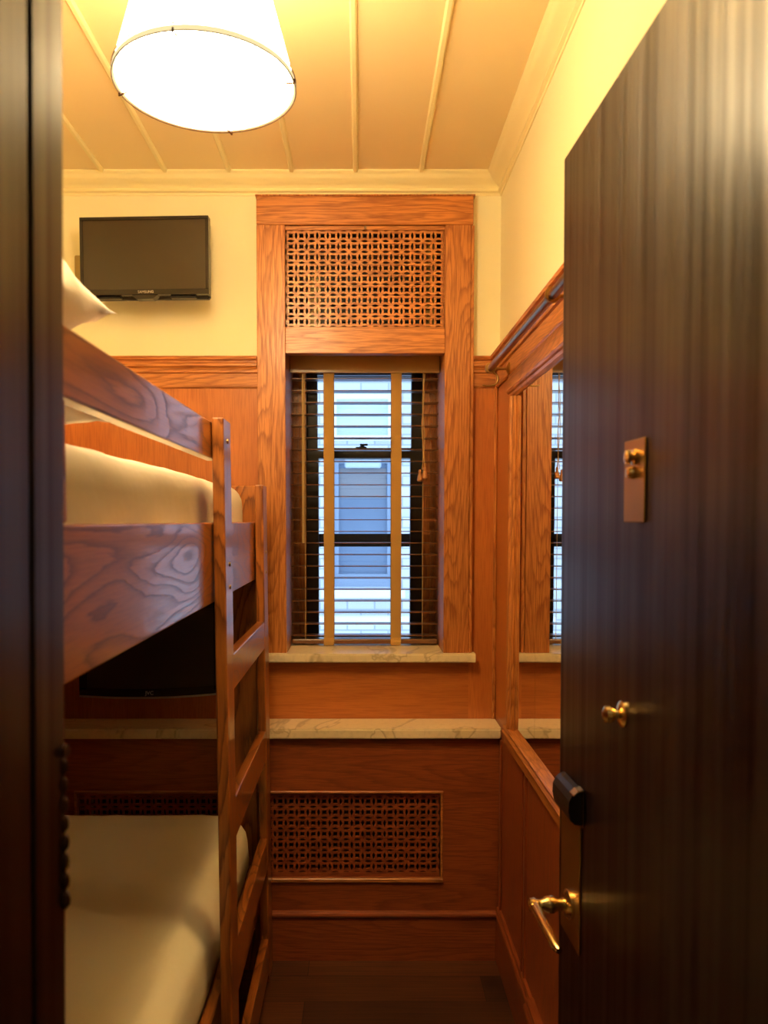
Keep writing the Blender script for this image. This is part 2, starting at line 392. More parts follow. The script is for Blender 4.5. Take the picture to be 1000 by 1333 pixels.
# chair rail under the mirror and panel moulding below it
RP = [(0, .824), (.016, .824), (.020, .821), (.020, .816), (.016, .813), (.019, .809), (.023, .804), (.022, .798), (.0165, .795), (.0165, .768), (.014, .764), (0, .764)]
struct('trim_19', add_prism(bmesh.new(), [(XW - d, z) for d, z in RP], YF, 2.34, 'Y'), 'oakY', label='oak chair rail below the mirror')
struct('trim_20', boxes([((XW - .007, 2.075, .16), (XW, 2.083, .765)), ((XW - .007, 2.107, .16), (XW, 2.115, .765)), ((XW - .003, 2.083, .16), (XW, 2.107, .765))]), 'redZ',
       label='vertical panel joint moulding')
struct('trim_21', box((XW - .006, 2.448, 0.17), (XW, 2.474, .742), 0.003), 'redZ', label='vertical corner moulding under the shelf')
BP = [(0, .182), (.008, .182), (.011, .176), (.009, .168), (.014, .163), (.016, .156), (.012, .150), (.012, 0), (0, 0)]
struct('baseboard_right', add_prism(bmesh.new(), [(XW - d, z) for d, z in BP], 1.98, 2.474, 'Y'), 'redY')
struct('trim_22', add_prism(bmesh.new(), [(XW - d - .012 * (z > .01 or 1) * (d > 0), z + (.006 if z > .1 else 0)) for d, z in BP], YF, 1.98, 'Y'), 'redY', label='thicker baseboard section on right wall')
struct('wainscot_left'.replace('wainscot_left', 'trim_23'), box((XL, YF, 0), (XL + .012, YB, 1.90)), 'plyZ', label='wainscot panelling behind the bunks')

# ------------------------------------------------------------------ ornamental fretwork grille
from mathutils.geometry import tessellate_polygon
def fret(name, x0, z0, cols, rows, pitch, pz, margin, y, thick, mat, parent):
    q = 0.215; k = q * 0.86; a, wd_ = .325, .125
    def notch():       # half a leaf along the lower side of a unit cell
        return [(.5 + a * t / 4, wd_ * (1 - (t / 4) ** 2)) for t in range(-4, 5)]
    side = [(0, 0)] + notch(); outer = []
    for r in range(4):
        for u, v in side:
            u_, v_ = u - .5, v - .5
            for _ in range(r): u_, v_ = -v_, u_
            outer.append((u_ + .5, v_ + .5))
    hole = [(.5 - q, .5 - q), (.5, .5 - k), (.5 + q, .5 - q), (.5 + k, .5), (.5 + q, .5 + q), (.5, .5 + k), (.5 - q, .5 + q), (.5 - k, .5)][::-1]
    tri = tessellate_polygon([[Vector((u, v, 0)) for u, v in outer], [Vector((u, v, 0)) for u, v in hole]])
    pts = outer + hole; no = len(outer)
    bm = bmesh.new()
    for i in range(cols):
        for j in range(rows):
            F = [bm.verts.new((x0 + (i + u) * pitch, y - thick / 2, z0 + (j + v) * pz)) for u, v in pts]
            B = [bm.verts.new((x0 + (i + u) * pitch, y + thick / 2, z0 + (j + v) * pz)) for u, v in pts]
            for t in tri:
                bm.faces.new([F[n_] for n_ in t]); bm.faces.new([B[n_] for n_ in t][::-1])
            for lo_, hi_ in ((0, no), (no, len(pts))):
                for n_ in range(lo_, hi_):
                    m_ = n_ + 1 if n_ + 1 < hi_ else lo_
                    if n_ < no and ((n_ % 10 == 0) or (n_ % 10 == 9)): continue
                    bm.faces.new((F[n_], F[m_], B[m_], B[n_]))
    W, Hh = cols * pitch, rows * pz; l, r, bt, tp = margin; h = thick / 2
    bmesh.ops.recalc_face_normals(bm, faces=bm.faces)
    for lo_, hi_ in (((-l, -bt), (0, Hh + tp)), ((W, -bt), (W + r, Hh + tp)), ((0, -bt), (W, 0)), ((0, Hh), (W, Hh + tp))):
        if hi_[0] - lo_[0] > 1e-4 and hi_[1] - lo_[1] > 1e-4:
            add_box(bm, (x0 + lo_[0], y - h, z0 + lo_[1]), (x0 + hi_[0], y + h, z0 + hi_[1]))
    return obj(name, bm, mat, parent)

# ------------------------------------------------------------------ radiator cover below the shelf
rc = thing('radiator_cover', 'low red-brown wooden radiator cover with pierced grille, built under the long marble shelf', 'radiator cover', (-0.35, 2.53, 0))
RX0, RX1, RZ0, RZ1 = -0.93, 0.262, 0.272, 0.560
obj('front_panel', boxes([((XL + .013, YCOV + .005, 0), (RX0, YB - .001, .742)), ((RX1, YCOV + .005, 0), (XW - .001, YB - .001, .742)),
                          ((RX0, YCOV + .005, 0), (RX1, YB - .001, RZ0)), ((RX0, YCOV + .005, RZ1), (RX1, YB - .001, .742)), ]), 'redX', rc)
obj('radiator', boxes([((RX0 + .02, YB - .030, RZ0 - .002), (RX1 - .01, YB - .002, RZ1 + .002))] + [((RX0 + .03 + i * .06, YB - .050, RZ0 + .01), (RX0 + .065 + i * .06, YB - .030, RZ1 - .01)) for i in range(19)], .004), 'black', rc)  # black colour stands in for the shade behind the grille holes
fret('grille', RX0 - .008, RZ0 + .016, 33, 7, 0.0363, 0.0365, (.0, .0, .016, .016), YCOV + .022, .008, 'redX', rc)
obj('moulding', boxes([((RX0 - .010, YCOV - .003, RZ0 - .010), (RX1 + .008, YCOV + .008, RZ0 + .003)), ((RX0 - .010, YCOV - .001, RZ1 - .002), (RX1 + .008, YCOV + .007, RZ1 + .006)),
                       ((RX1 - .001, YCOV - .001, RZ0), (RX1 + .007, YCOV + .007, RZ1)), ((RX0 - .01, YCOV - .001, RZ0), (RX0 - .002, YCOV + .007, RZ1))], 0.002), 'oakX', rc)
BB = [(YCOV, 0), (YCOV - .010, 0), (YCOV - .010, .145), (YCOV - .017, .150), (YCOV - .019, .156), (YCOV - .017, .161), (YCOV - .009, .165), (YCOV, .166)]
struct('baseboard_back', add_prism(bmesh.new(), [(a + .005, b) for a, b in BB], XL + .013, XW - .013, 'X'), 'redX')

# shelf with clipped corner, and sill
sh = bmesh.new()
add_prism(sh, [(-1.13, 2.455), (0.450, 2.455), (0.4555, 2.462), (0.4555, YB - .012), (-1.13, YB - .012)], .744, .777, 'Z')
bmesh.ops.bevel(sh, geom=[e for e in sh.edges if abs(e.verts[0].co.z - e.verts[1].co.z) < 1e-6 and max(v.co.y for v in e.verts) < 2.47], offset=.004, segments=2, affect='EDGES')
tag(obj('marble_shelf', sh, 'marble', base=(-.34, 2.52, .744)), 'long pale marble shelf on top of the radiator cover', 'shelf')
sl = bmesh.new()
add_prism(sl, [(-.350, 2.545), (.383, 2.545), (.383, 2.588), (WX1 - .001, 2.588), (WX1 - .001, 2.852), (WX0 + .001, 2.852), (WX0 + .001, 2.588), (-.350, 2.588)], .976, 1.006, 'Z')
bmesh.ops.bevel(sl, geom=[e for e in sl.edges if abs(e.verts[0].co.z - e.verts[1].co.z) < 1e-6 and max(v.co.y for v in e.verts) < 2.55], offset=.004, segments=2, affect='EDGES')
tag(obj('window_sill', sl, 'marble', base=(0.02, 2.57, .976)), 'short veined marble sill under the window blind', 'window sill')

# ------------------------------------------------------------------ window with its oak casing
w = sroot('window_1', (0.015, 2.60, 1.0), 'window in oak casing')
FX0, FX1, FZ1, FY = -0.343, 0.369, 2.512, 2.565
obj('header', box((FX0, FY, 2.420), (FX1, YB, FZ1), .002), 'oakX', w)
obj('casing_stile', box((FX0, FY + .0005, 1.006), (WX0, YB, 2.4195), .0015), 'oakZ', w)
obj('casing_stile', box((WX1, FY + .0005, 1.006), (FX1 - .008, YB, 2.4195), .0015), 'oakZ', w)
obj('back_band', boxes([((FX1 - .0075, FY + .004, 1.006), (FX1 + .004, YB, 2.4195)), ((FX0 - .004, FY - .001, FZ1), (FX1 + .006, YB, FZ1 + .006))], .0015), 'oakZ', w)
obj('mid_rail', box((WX0, FY + .001, 2.003), (WX1, YB, 2.088), .0015), 'oakX', w)
obj('jamb', box((WX0 - .011, YB, 1.0), (WX0, YO, WZ1 + .007)), 'oakZ', w)
obj('jamb', box((WX1, YB, 1.0), (WX1 + .011, YO, WZ1 + .007)), 'oakZ', w)
obj('head_jamb', box((WX0, YB, WZ1), (WX1, YO, WZ1 + .007)), 'oakX', w)
SY = 2.86   # inner stop boards facing the room
obj('stop', box((WX0 - .05, SY, .96), (-.203, SY + .02, 2.06)), 'oakZ', w)
obj('stop', box((.229, SY, .96), (WX1 + .06, SY + .02, 2.06)), 'oakZ', w)
obj('stop', box((-.203, SY, .96), (.229, SY + .02, 1.002)), 'oakX', w)
obj('stop', box((-.203, SY, 2.0), (.229, SY + .02, 2.06)), 'oakX', w)
def sash(x0, x1, z0, z1, y, st, top, bot, lab):
    s = obj('sash', boxes([((x0, y, z0), (x0 + st, y + .035, z1)), ((x1 - st, y, z0), (x1, y + .035, z1)), ((x0 + st, y, z0), (x1 - st, y + .035, z0 + bot)), ((x0 + st, y, z1 - top), (x1 - st, y + .035, z1))]), 'sash', w)
    s['label'] = lab
    obj('pane', box((x0 + st, y + .015, z0 + bot), (x1 - st, y + .019, z1 - top)), 'glass', s)
    return s
s1 = sash(-.205, .231, .99, 1.722, 2.885, .046, .038, .03, 'dark lower sash')
s2 = sash(-.205, .231, 1.684, 2.03, 2.925, .040, .03, .038, 'dark upper sash')
lk = lathe([(.012, 0), (.012, .006), (.006, .010), (.004, .014)], (.005, 2.903, 1.722), (0, 0, 1))
add_box(lk, (-.020, 2.893, 1.7225), (.022, 2.915, 1.727), .002); add_box(lk, (-.004, 2.888, 1.731), (.026, 2.900, 1.738), .002)
obj('sash_lock', lk, 'black', s1)
obj('storm_frame', boxes([((-.205, 2.975, .98), (-.170, 3.0, 2.03)), ((.196, 2.975, .98), (.231, 3.0, 2.03)), ((-.17, 2.975, 1.350), (.196, 3.0, 1.400)), ((-.205, 2.975, .955), (.231, 3.0, .99)), ((-.205, 2.975, 2.0), (.231, 3.0, 2.04))]), 'sash', w)
obj('outer_jamb', boxes([((-.23, SY + .02, .94), (-.206, 3.12, 2.07)), ((.232, SY + .02, .94), (.256, 3.12, 2.07)), ((-.23, SY + .02, 2.041), (.256, 3.12, 2.09)), ((-.23, SY + .02, .92), (.256, 3.14, .954))]), 'sash', w)
# masonry around the outside of the window
struct('wall_outer', boxes([((-1.3, YO, 0), (-.23, 3.10, 3.0)), ((.256, YO, 0), (.7, 3.10, 3.0)), ((-.23, SY + .021, 0), (.256, 3.10, .92)), ((-.23, SY + .021, 2.09), (.256, 3.10, 3.0))]), 'brick')
# vent above the window
vg = thing('vent_grille', 'pierced oak fretwork vent panel above the window', 'vent grille', (.0135, 2.58, 2.09))
fret('fretwork', GX0 + .001, GZ0 + .004, 15, 9, 0.03487, 0.0350, (.000, .002, .003, .002), 2.583, .008, 'oakX', vg)
obj('frame_bead', boxes([((GX0 + .001, 2.573, GZ1 - .012), (GX1 - .001, 2.590, GZ1)), ((GX0 + .001, 2.579, GZ0), (GX0 + .006, 2.590, GZ1)), ((GX1 - .006, 2.579, GZ0), (GX1 - .003, 2.590, GZ1)), ((GX0 + .001, 2.577, GZ0), (GX1 - .001, 2.590, GZ0 + .004))]), 'oakX', vg)
obj('catch', add_lathe(box((.010, 2.566, 2.405), (.018, 2.573, 2.414), .001), [(.003, 0), (.003, .006), (.0015, .008)], (.014, 2.5725, 2.415), (0, -1, 0), 10), 'bronze', vg)
vb = obj('duct_box', boxes([((GX0 - .01, 2.72, GZ0 - .01), (GX1 + .01, 2.73, GZ1 + .01)), ((GX0 - .011, 2.601, GZ0 - .01), (GX0 - .001, 2.72, GZ1 + .01)), ((GX1 + .001, 2.601, GZ0 - .01), (GX1 + .011, 2.72, GZ1 + .01)),
                             ((GX0, 2.601, GZ0 - .011), (GX1, 2.72, GZ0 - .002)), ((GX0, 2.601, GZ1 + .001), (GX1, 2.72, GZ1 + .011))]), 'duct', vg)
obj('louvre_unit', boxes([((-.16, 2.66, 2.10), (.20, 2.715, 2.30))] + [((-.12, 2.650, 2.125 + i * .028), (.185, 2.66, 2.137 + i * .028)) for i in range(6)], .002), 'black', vg)
obj('pale_duct', tube([(-.155, 2.655, 2.09), (-.155, 2.655, 2.24), (-.15, 2.69, 2.30)], .020, 12), 'crown', vg)
obj('pale_duct', tube([(.235, 2.66, 2.09), (.235, 2.66, 2.40)], .022, 12), 'grey_metal', vg)

# ------------------------------------------------------------------ venetian blind
BY = 2.742
bl = thing('venetian_blind', 'brown wooden venetian blind with tan cloth tapes hanging in the window', 'blind', (.0115, BY, 1.008))
obj('valance', box((-.2485, BY - .034, 1.966), (.275, BY - .026, 2.026), .002), 'valance', bl)
obj('headrail', box((-.247, BY - .022, 1.978), (.2735, BY + .026, 2.022), .002), 'slat', bl)
NS, PZ = 23, 0.0412
slm = None
for i in range(NS):
    z = 1.948 - i * PZ
    if slm is None:
        b_ = box((-.2455, BY - .025, z - .0015), (.272, BY + .025, z + .0015), .001)
        slm = obj('slat', b_, 'slat', bl); slz = z
    else:
        c = slm.copy(); COL.objects.link(c); c.parent = bl; c.location = (0, 0, z - slz)
obj('bottom_rail', box((-.2455, BY - .026, 1.012), (.272, BY + .026, 1.030), .004, 2), 'slat', bl)
for x in (-.1135, .1245):
    t = bmesh.new()
    add_box(t, (x - .018, BY - .0275, 1.02), (x + .018, BY - .0262, 1.966))
    add_box(t, (x - .018, BY + .0262, 1.02), (x + .018, BY + .0275, 1.978))
    for i in range(0, NS, 3):
        z = 1.935 - i * PZ
        add_box(t, (x - .018, BY - .0280, z), (x + .018, BY - .0275, z + .0012))
    # folded tail under the bottom rail
    add_prism(t, [(BY - .0275, 1.035), (BY - .033, 1.022), (BY - .0335, 1.0085), (BY - .020, 1.0075), (BY + .020, 1.0075), (BY + .020, 1.0105), (BY - .024, 1.011), (BY - .026, 1.020)], x - .0185, x + .0165, 'X')
    obj('tape', t, 'cloth_tape', bl)
obj('tilt_wand', tube([(-.203, BY - .036, 1.962), (-.203, BY - .036, 1.372)], .0042, 8), 'cord', bl)
obj('ladder_cord', tube([(-.197, BY - .027, 1.966), (-.197, BY - .027, 1.03)], .0012, 6), 'cord', bl)
obj('ladder_cord', tube([(.218, BY - .027, 1.966), (.218, BY - .027, 1.03)], .0012, 6), 'cord', bl)
pc = bmesh.new()
for k in (0, 1):
    add_tube(pc, [(.217 + k * .002 + .004 * math.sin(j * .9 + k * 2), BY - .036 - k * .003, 1.96 - j * .0342) for j in range(9)] + [(.214 + k * .010, BY - .037, 1.630)], .0014, 6)
pcd = obj('pull_cord', pc, 'cord', bl)
for k, (x, z) in enumerate(((.2065, 1.588), (.2235, 1.597))):
    obj('tassel', lathe([(.002, .042), (.004, .040), (.0055, .034), (.004, .029), (.0065, .024), (.009, .012), (.010, .004), (.007, 0)], (x, BY - .038, z), (0, 0, 1), 14), 'tassel', pcd, True)

# ------------------------------------------------------------------ view outside: the building across the light well
nb = thing('brick_building', 'whitewashed brick building seen through the window blind', 'building', (0, 5.62, -1))
def ring(x0, x1, z0, z1, ya, yb, t): return [((x0, ya, z0), (x0 + t, yb, z1)), ((x1 - t, ya, z0), (x1, yb, z1)), ((x0 + t, ya, z0), (x1 - t, yb, z0 + t)), ((x0 + t, ya, z1 - t), (x1 - t, yb, z1))]
NX0, NX1 = -.26, .29
obj('wall', boxes([((-4, 5.6, -1), (NX0, 5.8, 6)), ((NX1, 5.6, -1), (4, 5.8, 6)), ((NX0, 5.6, -1), (NX1, 5.8, .93)), ((NX0, 5.6, 1.97), (NX1, 5.8, 6))]), 'brick', nb)
f1 = obj('window_frame', boxes(ring(NX0, NX1, .96, 1.97, 5.68, 5.72, .06) + ring(NX0 + .06, NX1 - .06, 1.02, 1.91, 5.70, 5.73, .035)), 'blue_grey', nb)
obj('pane', box((NX0 + .09, 5.735, 1.05), (NX1 - .09, 5.74, 1.88)), 'far_glass', f1)
obj('shutter_box', box((-.12, 5.675, 1.84), (.15, 5.70, 1.92), .01), 'far_pale', f1)
obj('blind_panel', box((NX0 + .10, 5.731, 1.62), (NX1 - .10, 5.7345, 1.84)), 'taupe', f1)
obj('sill', boxes([((NX0 - .03, 5.54, .89), (NX1 + .03, 5.72, .96))], .008), 'white_paint', nb)
f2 = obj('window_frame', boxes(ring(-.21, .23, 2.03, 2.36, 5.56, 5.62, .035)), 'white_paint', nb)
obj('pane', box((-.175, 5.585, 2.065), (.195, 5.59, 2.325)), 'far_pale', f2)
obj('ledge', box((-.5, 5.50, .70), (.5, 5.6, .76), .01), 'white_paint', nb)

# ------------------------------------------------------------------ mirror on the right wall
mr = thing('wall_mirror', 'tall two-pane mirror in oak frame on the right wainscot beneath the rail', 'mirror', (XW, 1.7, .825))
MZ0, MZ1 = .825, 1.818
MX = XW - .0015
obj('glass', box((MX, 1.994, MZ0), (XW - .0002, 2.25, MZ1)), 'mirror', mr)
obj('glass', box((MX, 0.95, MZ0), (XW - .0002, 1.9925, MZ1)), 'mirror', mr)
FRM = [(0, 1.887), (.012, 1.887), (.014, 1.882), (.014, 1.846), (.018, 1.843), (.020, 1.838), (.017, 1.832), (.012, 1.829), (.010, 1.822), (.004, 1.816), (0, 1.816)]
obj('top_frame', add_prism(bmesh.new(), [(XW - d, z) for d, z in FRM], .88, 2.335, 'Y'), 'oakY', mr)
obj('side_frame', add_prism(bmesh.new(), [(XW - d, 2.335 - (1.887 - z)) for d, z in FRM], .825, 1.817, 'Z'), 'oakZ', mr)
obj('side_frame', add_prism(bmesh.new(), [(XW - d, .88 + (1.887 - z)) for d, z in FRM], .825, 1.817, 'Z'), 'oakZ', mr)

# ------------------------------------------------------------------ garment rail with brackets and hook
gr = thing('garment_rail', 'bronze tubular garment rail bracketed to the oak cap of the right wall', 'rail', (.395, 1.86, 1.905))
RX, RZ, RR = .393, 1.913, .0105
obj('tube', tube([(RX, 1.42, RZ), (RX, 2.37, RZ)], RR, 20), 'bronze', gr, True)
for y in (2.352, 1.60):
    bk = bmesh.new()
    add_lathe(bk, [(.0105, -.006), (.016, -.006), (.017, 0), (.016, .006), (.0105, .006)], (RX, y, RZ), (0, 1, 0), 24)
    add_tube(bk, [(RX + .010, y, RZ - .002), (XR - .017, y, RZ - .002)], .0042, 10)
    add_lathe(bk, [(.019, 0), (.019, .003), (.013, .006), (.006, .009)], (XR - .0165, y, RZ - .002), (-1, 0, 0), 24)
    obj('bracket', bk, 'old_brass', gr, True)
obj('end_cap', lathe([(.012, 0), (.0135, .003), (.0135, .012), (.008, .018), (.001, .020)], (RX, 2.362, RZ), (0, 1, 0)), 'old_brass', gr, True)
hk = [(RX + .004, 2.35, RZ - .010)] + [(RX + .004 + .018 * math.sin(a), 2.348, RZ - .034 - .020 * -math.cos(a)) for a in [x * PI / 8 for x in range(1, 9)]] + [(RX - .012, 2.348, RZ - .055), (RX - .024, 2.348, RZ - .052)]
obj('hook', tube(hk, [.003] * (len(hk) - 1) + [.0018], 10), 'old_brass', gr, True)

# ------------------------------------------------------------------ bunk bed
BXO, BXI = -.328, -1.118     # outer face of the aisle-side rails; wall side
LA = -.300                   # aisle face of the ladder
bed = thing('bunk_bed', 'glossy oak bunk bed with attached ladder along the left wall', 'bed', (-.72, 1.58, 0))
Y0, Y1 = .76, 2.445
RT = .028
obj('side_rail', box((BXO - RT, Y0 + .03, 1.268), (BXO, Y1 - .032, 1.446), .003, 2), 'bedY', bed)
obj('side_rail', box((BXI, Y0 + .03, 1.268), (BXI + RT, Y1 - .032, 1.446), .003, 2), 'bedY', bed)
obj('side_rail', box((BXO - RT, Y0 + .03, .19), (BXO, Y1 - .032, .350), .003, 2), 'bedY', bed)
obj('side_rail', box((BXI, Y0 + .03, .19), (BXI + RT, Y1 - .032, .350), .003, 2), 'bedY', bed)
gl_ = obj('guard_rail', box((BXO - .026, Y0 + .03, 1.587), (BXO, 1.765, 1.667), .003, 2), 'bedY', bed)
for y in (Y1 - .03, Y0):
    for x in (BXO - .092, BXI):
        obj('post', box((x, y, 0), (x + .090, y + .029, 1.560), .003), 'bedZ', bed)
    obj('end_board', box((BXI + .091, y + .002, 1.30), (BXO - .093, y + .027, 1.560), .003), 'bedX', bed)
    obj('end_board', box((BXI + .091, y + .002, .19), (BXO - .093, y + .027, .50), .003), 'bedX', bed)
obj('guard_post', box((BXO - .026, Y0 + .03, 1.447), (BXO, Y0 + .10, 1.586), .003), 'bedZ', bed)
for z in (1.285, .205):
    obj('mattress_base', box((BXI + RT + .001, Y0 + .031, z), (BXO - RT - .001, Y1 - .033, z + .018)), 'bedY', bed)
lad = bpy.data.objects.new('ladder', None); COL.objects.link(lad); lad.parent = bed; lad.location = (.4, .5, 0)
LT = .026
def lean(bm):
    for v in bm.verts: v.co.x += .012 * (1.676 - v.co.z) / 1.676
    return bm
lean_box = lambda *a: lean(box(*a))
S1, S2 = (1.685, 1.778), (2.352, 2.444)
obj('stile', lean_box((LA - LT, S1[0], 0), (LA, S1[1], 1.676), .004, 2), 'bedZ', lad)
obj('stile', lean_box((LA - LT, S2[0], 0), (LA, S2[1], 1.560), .004, 2), 'bedZ', lad)
for a, b_ in ((1.056, 1.140), (.705, .800), (.362, .462), (.03, .14)):
    obj('rung', lean_box((LA - LT + .001, S1[1], a), (LA - .001, S2[0], b_), .003, 2), 'bedY', lad)
for y, z in ((1.735, 1.628), (1.738, 1.352), (1.738, 1.300), (2.40, 1.352), (2.40, 1.290)):
    obj('bolt', lean(lathe([(.0055, -.001), (.0055, .0018), (.003, .0033)], (LA, y, z), (1, 0, 0), 12)), 'old_brass', lad)

# bedding
def mattress(name, lab, x0, x1, y0, y1, z0, z1, r, mat, amp, bulge=0.0, seed=0):
    bm = bmesh.new()
    nx, ny, nz = 40, 90, 12
    cx, cy, cz = (x0 + x1) / 2, (y0 + y1) / 2, (z0 + z1) / 2; hx, hy, hz = (x1 - x0) / 2, (y1 - y0) / 2, (z1 - z0) / 2
    def warp(s, t, u):     # unit-cube surface point to rounded box
        p = Vector((s * hx, t * hy, u * hz)); q = Vector((max(-hx + r, min(hx - r, p.x)), max(-hy + r, min(hy - r, p.y)), max(-hz + r, min(hz - r, p.z))))
        d = p - q; n = d.normalized() if d.length > 1e-9 else Vector((0, 0, 1 if u > 0 else -1))
        if d.length > 1e-9: p = q + n * r
        w = Vector((cx, cy, cz)) + p
        ns = noise.fractal(Vector((w.x * 5, w.y * 3.2, w.z * 6)) + Vector((seed, 0, 0)), 0.8, 2.1, 4)
        rid = 1 - abs(noise.noise(Vector((w.x * 7 + w.z * 3, w.y * 2.6 + w.z * 6, seed + w.z * 2)))) * 2.2
        k = amp * (ns * 0.7 + max(0, rid) ** 3 * 0.7)
        if u < -.6: k = 0
        w += n * k
        if bulge and s > .5: w.x += bulge * max(0, min(1, (w.z - .352) / .03)) * math.cos(u * 1.4)
        return w
    def grid(fn, na, nb):
        g = [[bm.verts.new(warp(*fn(-1 + 2 * i / na, -1 + 2 * j / nb))) for j in range(nb + 1)] for i in range(na + 1)]
        for i in range(na):
            for j in range(nb): bm.faces.new((g[i][j], g[i + 1][j], g[i + 1][j + 1], g[i][j + 1]))
    ease = lambda v: math.copysign(abs(v) ** .8, v)
    grid(lambda a, b: (ease(a), b, 1), nx, ny); grid(lambda a, b: (a, b, -1), nx, ny)
    grid(lambda a, b: (1, a, b), ny, nz); grid(lambda a, b: (-1, a, b), ny, nz)
    grid(lambda a, b: (ease(a), 1, b), nx, nz); grid(lambda a, b: (ease(a), -1, b), nx, nz)
    bmesh.ops.remove_doubles(bm, verts=bm.verts, dist=.0004)
    bmesh.ops.recalc_face_normals(bm, faces=bm.faces)
    o = obj(name, bm, mat, base=(cx, cy, z0)); o.data.polygons.foreach_set('use_smooth', [True] * len(o.data.polygons))
    return tag(o, lab, 'mattress')
mattress('mattress', 'upper bunk mattress under a white fitted sheet, behind the guard rail', BXI + RT + .004, BXO - RT - .004, Y0 + .035, 2.375, 1.304, 1.556, .055, 'sheet', .004, seed=3)
mattress('mattress', 'lower bunk mattress under a white fitted sheet, near the floor', BXI + RT + .004, BXO - RT - .004, Y0 + .035, 2.395, .224, .540, .075, 'lowsheet', .004, bulge=0.012, seed=11)

def pillow(lab, c, L_, Wd, T, rot, mat='pillow', seed=0):
    bm = bmesh.new(); n = 28; R = Matrix.Rotation(rot[2], 3, 'Z') @ Matrix.Rotation(rot[1], 3, 'Y') @ Matrix.Rotation(rot[0], 3, 'X')
    for sgn in (1, -1):
        g = []
        for i in range(n + 1):
            row = []
            for j in range(n + 1):
                u, v = -1 + 2 * i / n, -1 + 2 * j / n
                pin = 1 - .10 * (1 - abs(u) ** 2) * abs(v) ** 3; pin2 = 1 - .10 * (1 - abs(v) ** 2) * abs(u) ** 3
                h = ((1 - abs(u) ** 3.2) * (1 - abs(v) ** 3.2)) ** .62
                p = Vector((u * L_ / 2 * pin2, v * Wd / 2 * pin, sgn * T / 2 * h))
                p.z += ((.034 if T > .15 else .014) * noise.fractal(Vector((u * 2.2 + seed, v * 2.2, sgn)), .8, 2, 3)) * min(1, h * 2)
                p.z += (.004 if T > .15 else -.02) * (u * u * v * v)
                row.append(bm.verts.new(Vector(c) + R @ p))
            g.append(row)
        for i in range(n):
            for j in range(n):
                f = (g[i][j], g[i + 1][j], g[i + 1][j + 1], g[i][j + 1]); bm.faces.new(f if sgn > 0 else f[::-1])
    bmesh.ops.remove_doubles(bm, verts=bm.verts, dist=.0008)
    zmin = min(v.co.z for v in bm.verts)
    o = obj('pillow', bm, mat, base=(c[0], c[1], zmin)); o.data.polygons.foreach_set('use_smooth', [True] * len(o.data.polygons))
    return tag(o, lab, 'pillow')
pillow('white pillow lying flat on the upper mattress, underneath another pillow', (-.69, .985, 1.618), .62, .36, .088, (0, 0, 0), seed=1)
pillow('plump white pillow topmost on the upper bunk, its corner poking above the guard rail', (-.670, .945, 1.757), .64, .38, .180, (0, math.radians(1), math.radians(3)), seed=5)
pillow('white pillow at the head of the lower mattress', (-.79, 1.065, .626), .58, .40, .13, (0, 0, 0), 'lowsheet', seed=9)

# ------------------------------------------------------------------ televisions
def text_mesh(name, s, size, loc, rotz, mat, parent, ext=.0004):
    cu = bpy.data.curves.new(name, 'FONT'); cu.body = s; cu.size = size; cu.extrude = ext; cu.align_x = 'CENTER'
    t = bpy.data.objects.new('temp', cu); COL.objects.link(t)
    me = bpy.data.meshes.new_from_object(t.evaluated_get(bpy.context.evaluated_depsgraph_get())); bpy.data.objects.remove(t)
    me.transform(Matrix.Translation(Vector(loc) - origin_of(parent)) @ Matrix.Rotation(rotz, 4, 'Z') @ Matrix.Rotation(PI / 2, 4, 'X'))
    me.materials.clear(); me.materials.append(M[mat])
    o = bpy.data.objects.new(name, me); COL.objects.link(o); o.parent = parent
    return o
# upper TV, turned slightly on its mount
tv = thing('television', 'small black flat television mounted high on the cream wall', 'television', (-.69, 2.47, 2.15))
def turned(bm, c, ang):
    bmesh.ops.rotate(bm, cent=c, matrix=Matrix.Rotation(ang, 3, 'Z'), verts=bm.verts); return bm
TC = (-.682, 2.47, 2.28); TA = math.radians(-2.5)
tw, thh = .205, .125
zb, zt = 2.162, 2.404
obj('bezel', turned(boxes([((TC[0] - tw, 2.455, zb), (TC[0] + tw, 2.485, zb + .017)), ((TC[0] - tw, 2.455, zt - .010), (TC[0] + tw, 2.485, zt)), ((TC[0] - tw, 2.455, zb + .017), (TC[0] - tw + .010, 2.485, zt - .010)),
                          ((TC[0] + tw - .010, 2.455, zb + .017), (TC[0] + tw, 2.485, zt - .010))], .001), TC, TA), 'bezel', tv)
obj('screen', turned(box((TC[0] - tw + .010, 2.459, zb + .017), (TC[0] + tw - .010, 2.470, zt - .010)), TC, TA), 'screen', tv)
obj('back_cover', turned(box((TC[0] - tw + .004, 2.4855, zb - .006), (TC[0] + tw - .004, 2.510, zt - .01), .006), TC, TA), 'black', tv)
obj('stand_socket', turned(add_prism(bmesh.new(), [(TC[0] - .040, zb - .0005), (TC[0] - .026, zb - .013), (TC[0] + .026, zb - .013), (TC[0] + .042, zb - .0005)], 2.457, 2.484, 'Y'), TC, TA), 'bezel', tv)
for s in (-1, 1):
    obj('speaker_slot', turned(box((TC[0] + s * .12 - .04, 2.470, zb - .008), (TC[0] + s * .12 + .04, 2.484, zb - .0005), .001), TC, TA), 'black', tv)
obj('wall_arm', boxes([((-.72, 2.512, 2.24), (-.66, 2.545, 2.32)), ((-.75, 2.545, 2.22), (-.63, 2.599, 2.34))], .003), 'black', tv)
text_mesh('brand_lettering', 'SAMSUNG', .011, (TC[0] + .004, 2.4545, zb + .005), TA, 'letter', tv)
tag(obj('cable_box', box((-.945, 2.575, 2.215), (-.86, 2.599, 2.325), .003), 'grey_metal', base=(-.9, 2.587, 2.215)), 'flat tan box on the cream wall behind the left edge of the television', 'box')
